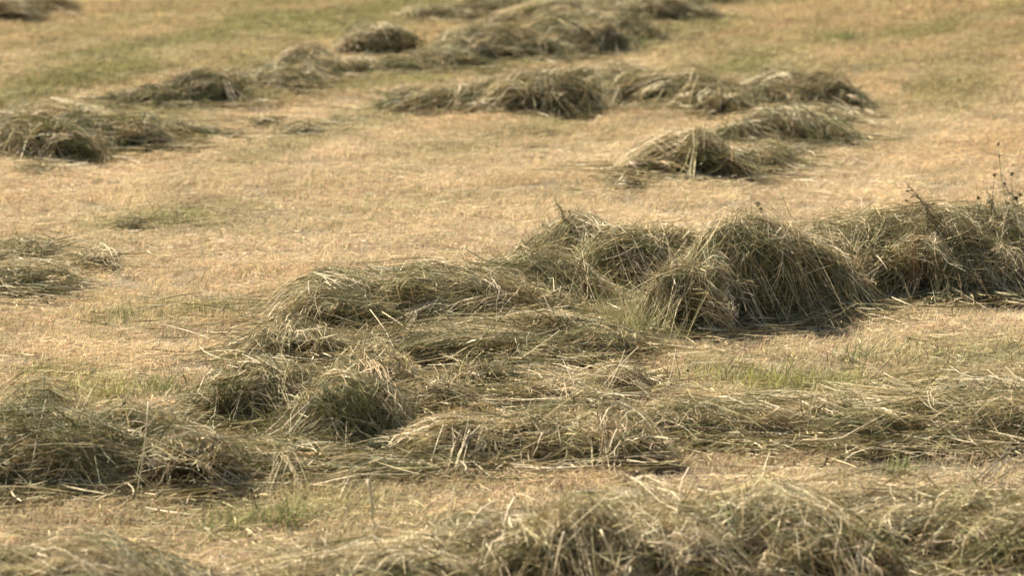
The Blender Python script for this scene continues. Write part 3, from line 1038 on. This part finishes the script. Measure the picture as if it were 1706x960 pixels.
for p0, p1, wd in [((872, 830), (850, 905), .009), ((770, 885), (830, 838), .008), ((905, 822), (930, 800), .008),
                   ((1018, 845), (1056, 912), .010), ((1100, 895), (1025, 850), .006), ((1160, 780), (1140, 850), .007),
                   ((1290, 748), (1275, 800), .008), ((1290, 890), (1240, 960), .006), ((940, 890), (925, 960), .008),
                   ((1000, 880), (1030, 960), .008), ((1350, 880), (1335, 850), .006)]:
    stem_px(WF, CF, p0, p1, wd, 1, .05)
for p0, p1, wd in [((1128, 675), (1090, 740), .006), ((1335, 690), (1352, 720), .006), ((1480, 690), (1450, 740), .005)]:
    stem_px(WE, CE, p0, p1, wd, 1)

g0 = at(630, 935)
r1 = empty('straw_stalk', g0, 'single long pale straw standing upright on the near stubble', 'straw')
for a, b in [((613, 800), (622, 872)), ((622, 872), (631, 936))]:
    stalk(at_dist(a[0], a[1], g0[1]), at_dist(b[0], b[1], g0[1] - .01), .013, r1, 1)
for ch in r1.children:
    ch.name = 'stem'


# ------------------------------------------------------------------ green bunches and weeds
def blades(name, label, cat, base, n, rad, h, lean, col, group=None, wd=(.003, .006), spread=.25, seed=0, parent=None):
    rng = np.random.default_rng(seed)
    b = np.stack([rng.normal(0, rad[0], n), rng.normal(0, rad[1], n)], 1)
    hh = rng.uniform(h[0], h[1], n)
    d = nrm(np.array(lean)[None] + rng.normal(size=(n, 3)) * spread)
    bend = rng.normal(size=(n, 3)) * .25 + np.array([lean[0] * .3, 0, -.25])
    t = np.linspace(0, 1, 5)[None, :, None]
    P = np.concatenate([b, np.zeros((n, 1))], 1)[:, None] + d[:, None] * hh[:, None, None] * t + bend[:, None] * hh[:, None, None] * t ** 2 * .5
    gz = ground_z(base[0] + b[:, 0], base[1] + b[:, 1]) - ground_z(base[0], base[1])
    P[:, :, 2] += gz[:, None] - .01
    V, F = ribbons(P, rng.uniform(wd[0], wd[1], n), rng, [1, 1, .85, .6, .1])
    C = np.array(col)[rng.integers(0, len(col), n)] * np.clip(1 + .2 * rng.normal(size=(n, 1)), .5, 1.5)
    me = np_mesh(name, V, [F], np.repeat(C, 10, 0), M_GREEN)
    o = link(name, me, parent)
    if parent is None:
        o['label'] = label
        o['category'] = cat
        if group:
            o['group'] = group
    o.location = base
    return o


GRN = [(.19, .22, .07), (.24, .25, .10), (.30, .29, .13), (.22, .25, .13)]
DRYG = [(.40, .33, .15), (.30, .27, .11), (.22, .22, .08)]
gg = 'tufts of green regrowth in the stubble'
# bunch of grey-green grass leaning in the gap between the mound and the tall windrow
p = at(1062, 575)
blades('grass_bunch', 'upright bunch of grey-green grass between the mound and the tall windrow', 'grass bunch', (p[0], p[1] + .08, p[2]), 300, (.12, .10), (.14, .42), (-.05, .05, 1), [(.25, .25, .10), (.31, .29, .13), (.38, .33, .17), (.46, .38, .21), (.22, .235, .09)], wd=(.002, .0045), spread=.30, seed=1)
for k, (px, py, n, rx, h, lab) in enumerate([
        (75, 628, 120, .045, (.04, .09), 'small grey-green grass tuft near the left edge above the combed windrow'),
        (170, 672, 110, .05, (.06, .13), 'yellow-green grass tuft just above the combed windrow at the left'),
        (268, 655, 90, .06, (.05, .11), 'thin green grass tuft right of the yellow-green one'),
        (370, 885, 80, .05, (.06, .13), 'bright green grass tuft on the near stubble at the left'),
        (470, 868, 120, .055, (.05, .12), 'wide loose green grass tuft right of the bright one on near stubble'),
        (1290, 650, 380, .20, (.05, .13), 'broad yellow-green grass patch above the low flat row'),
        (1495, 790, 60, .04, (.06, .12), 'small green grass tuft behind the nearest windrow at the right'),
        (1425, 600, 120, .06, (.04, .10), 'green grass tuft in the strip between right windrows'),
        (205, 530, 120, .10, (.05, .10), 'dark green grass tuft on the open stubble at the left'),
        (385, 524, 120, .09, (.05, .10), 'green grass tuft on the open stubble left of the mound'),
        (245, 378, 160, .16, (.06, .12), 'green grass patch far out on the open left stubble'),
        (1060, 82, 240, .14, (.08, .2), 'bright green grass tuft at the right foot of the top hay mass'),
        (1400, 72, 320, .14, (.1, .22), 'dark green grass clump high on the slope at the right'),
        (208, 80, 60, .10, (.1, .2), 'lone dark grass tuft high on the slope at the left')]):
    p = at(px, py)
    blades('grass_tuft', lab, 'grass tuft', p, n, (rx, rx * .8), h, (.12, 0, 1), GRN[:3] if k not in (1, 5) else [(.33, .32, .08), (.26, .27, .07), (.42, .36, .14)], gg, seed=50 + k, spread=.3, wd=(.003, .006) if py > 300 else (.006, .01))
    if k == 5:
        bpy.data.objects[COL.objects[-1].name]['kind'] = 'stuff'


def weed(label, base, stems, seed, name='weed_plant', leafy=0, dark=(.12, .095, .05), stemcol=(.25, .23, .13), foot=None):
    """stems: list of (top point, thickness, head size)"""
    rng = np.random.default_rng(seed)
    root = empty(name, base, label, 'weed')
    b0 = np.array(base)
    for tp, wd, hs in stems:
        tp = np.array(tp)
        st = b0 + rng.normal(0, .03, 3) * np.array([1, 1, 0])
        t = np.linspace(0, 1, 7)[:, None]
        pts = st + (tp - st) * t + np.array([rng.normal(0, .03), rng.normal(0, .02), 0]) * np.sin(t * np.pi)
        o = link('stem', tube_mesh('stem', pts - b0, np.linspace(1, .55, 7) * wd / 2, stemcol, 5), root)
        if hs:
            u = nrm(rng.normal(size=(40, 3)))
            hd = pts[-1] - b0
            n = 34
            d = nrm(rng.normal(size=(n, 3)) + np.array([0, 0, .4]))
            P = hd + d[:, None] * (np.linspace(.05, 1, 4)[None, :, None] * hs * rng.uniform(.6, 1, (n, 1, 1)))
            V, F = ribbons(P, np.full(n, hs * .30), rng, [.7, 1, .8, .2])
            h = link('seed_head', np_mesh('seed_head', V, [F], np.tile(np.array(dark), (len(V), 1)) * rng.uniform(.7, 1.5, (len(V), 1)), M_GREEN), o)
        if leafy:
            n = leafy
            tt = rng.uniform(.1, .95, n)
            q = np.array([np.interp(tt, t[:, 0], pts[:, i]) for i in range(3)]).T - b0
            d = nrm(rng.normal(size=(n, 3)) * np.array([1, 1, .5]) + np.array([0, 0, .7]))
            ln = rng.uniform(.015, .05, n)
            P = q[:, None] + d[:, None] * (np.linspace(0, 1, 4)[None, :, None] * ln[:, None, None]) + np.array([0, 0, -.015]) * (np.linspace(0, 1, 4) ** 2)[None, :, None]
            V, F = ribbons(P, rng.uniform(.004, .008, n), rng, [.4, 1, .8, .1])
            C = np.array([(.17, .165, .085), (.23, .215, .12), (.32, .27, .16)])[rng.integers(0, 3, n)]
            link('leaf_cluster', np_mesh('leaf_cluster', V, [F], np.repeat(C, 8, 0), M_GREEN), o, kind='stuff')
    return root


def weed_px(label, bpx, tops, seed, y=None, cls=None, **k):
    yy = y if y else surf_dist(cls, *bpx) + .12 if cls else at(*bpx)[1]
    b = at_dist(bpx[0], bpx[1], yy)
    rng = np.random.default_rng(seed)
    st = [(at_dist(x, yv, yy + rng.normal(0, .04)), wd, hs) for x, yv, wd, hs in tops]
    return weed(label, b, st, seed, **k)


yA = CA[1].y
weed_px('tall dark weed with small seed heads at the right edge of the tall windrow', (1666, 395),
        [(1663, 240, .005, .013), (1657, 292, .004, .016), (1686, 290, .004, .016), (1674, 306, .004, .013), (1640, 310, .006, .0), (1630, 330, .006, .016), (1692, 330, .007, .02), (1648, 335, .007, .016), (1680, 340, .007, .015), (1700, 325, .006, .018)],
        3, y=yA, leafy=26)
weed_px('brown spiky weed tuft leaning left out of the tall windrow near the right', (1565, 385),
        [(1505, 300, .006, .0), (1512, 318, .006, .012), (1528, 325, .006, .01), (1540, 335, .007, 0), (1510, 335, .006, .01), (1555, 340, .006, .012)],
        4, y=CA[2].y, leafy=24, stemcol=(.22, .14, .07))
weed_px('grey-green leafy weed standing on the left end of the tall windrow', (960, 400),
        [(926, 335, .006, .0), (935, 350, .007, .01), (948, 352, .006, .01), (960, 365, .006, .012), (905, 375, .006, .012), (975, 368, .006, .0), (940, 370, .007, 0)],
        5, y=CA[8].y, leafy=40, stemcol=(.22, .22, .11))
weed_px('thin stem with a small dark flower head on top of the tall hump', (1272, 372), [(1262, 340, .004, .018), (1268, 348, .004, .014)], 6, y=CA[5].y, leafy=0)
weed_px('short dark brown dock head standing behind the combed windrow at the left', (207, 705), [(207, 672, .016, .012), (208, 684, .018, .014), (205, 690, .012, .012)], 7, leafy=0, stemcol=(.07, .05, .03), dark=(.06, .045, .03), name='dock_plant')
weed_px('thin dark stem leaning right over the green patch', (1458, 645), [(1515, 565, .004, .008)], 8, leafy=0, stemcol=(.10, .09, .06))
weed_px('thin grey stem standing in the stubble right of the mound', (1131, 655), [(1129, 612, .006, 0), (1119, 622, .003, .008), (1146, 618, .003, .01)], 9, leafy=0, stemcol=(.2, .16, .1))
weed_px('short dark dock stem on the stubble behind the nearest windrow', (1372, 785), [(1378, 766, .010, .012), (1374, 772, .009, .010)], 10, leafy=0, stemcol=(.12, .08, .05), name='dock_plant')
weed_px('curved reddish dry stem rising in front of the nearest windrow at the right', (1628, 955), [(1652, 870, .006, 0), (1660, 800, .005, 0)], 11, y=at(1628, 955)[1] - .1, stemcol=(.32, .19, .12))
weed_px('dark spray of thin dry twigs at the right edge above the nearest windrow', (1640, 800), [(1706, 700, .006, 0), (1700, 740, .006, 0), (1690, 755, .005, 0), (1720, 760, .006, 0), (1680, 765, .005, 0)], 12, y=at(1700, 830)[1], leafy=0, stemcol=(.25, .21, .15))

OT = [(.26, .24, .12), (.36, .31, .17), (.22, .21, .10), (.45, .38, .23)]
for k, (px, py, cl, n, rx, h, lean, lab) in enumerate([
        (1655, 392, CA[1], 230, .20, (.10, .34), (-.08, 0, 1), 'wispy fringe of upright grey-green grass around the tall weed at the right edge'),
        (1560, 395, CA[2], 130, .07, (.10, .26), (-.55, 0, 1), 'spiky brownish grass leaning left on top of the tall windrow'),
        (955, 405, CA[8], 170, .09, (.08, .22), (-.3, 0, 1), 'wispy grey-green grass on the left end of the tall windrow')]):
    blades('grass_wisp', lab, 'grass', at_dist(px, py, cl.y), n, (rx, .05), h, lean, OT, seed=90 + k, spread=.24, wd=(.0018, .0036))

tri = sum(sum(len(p.vertices) - 2 for p in m.polygons) if len(m.polygons) < 2000 else 2 * len(m.polygons) for m in {o.data for o in COL.objects if o.type == 'MESH'})
print('TRIANGLES', tri, 'OBJECTS', len(COL.objects))
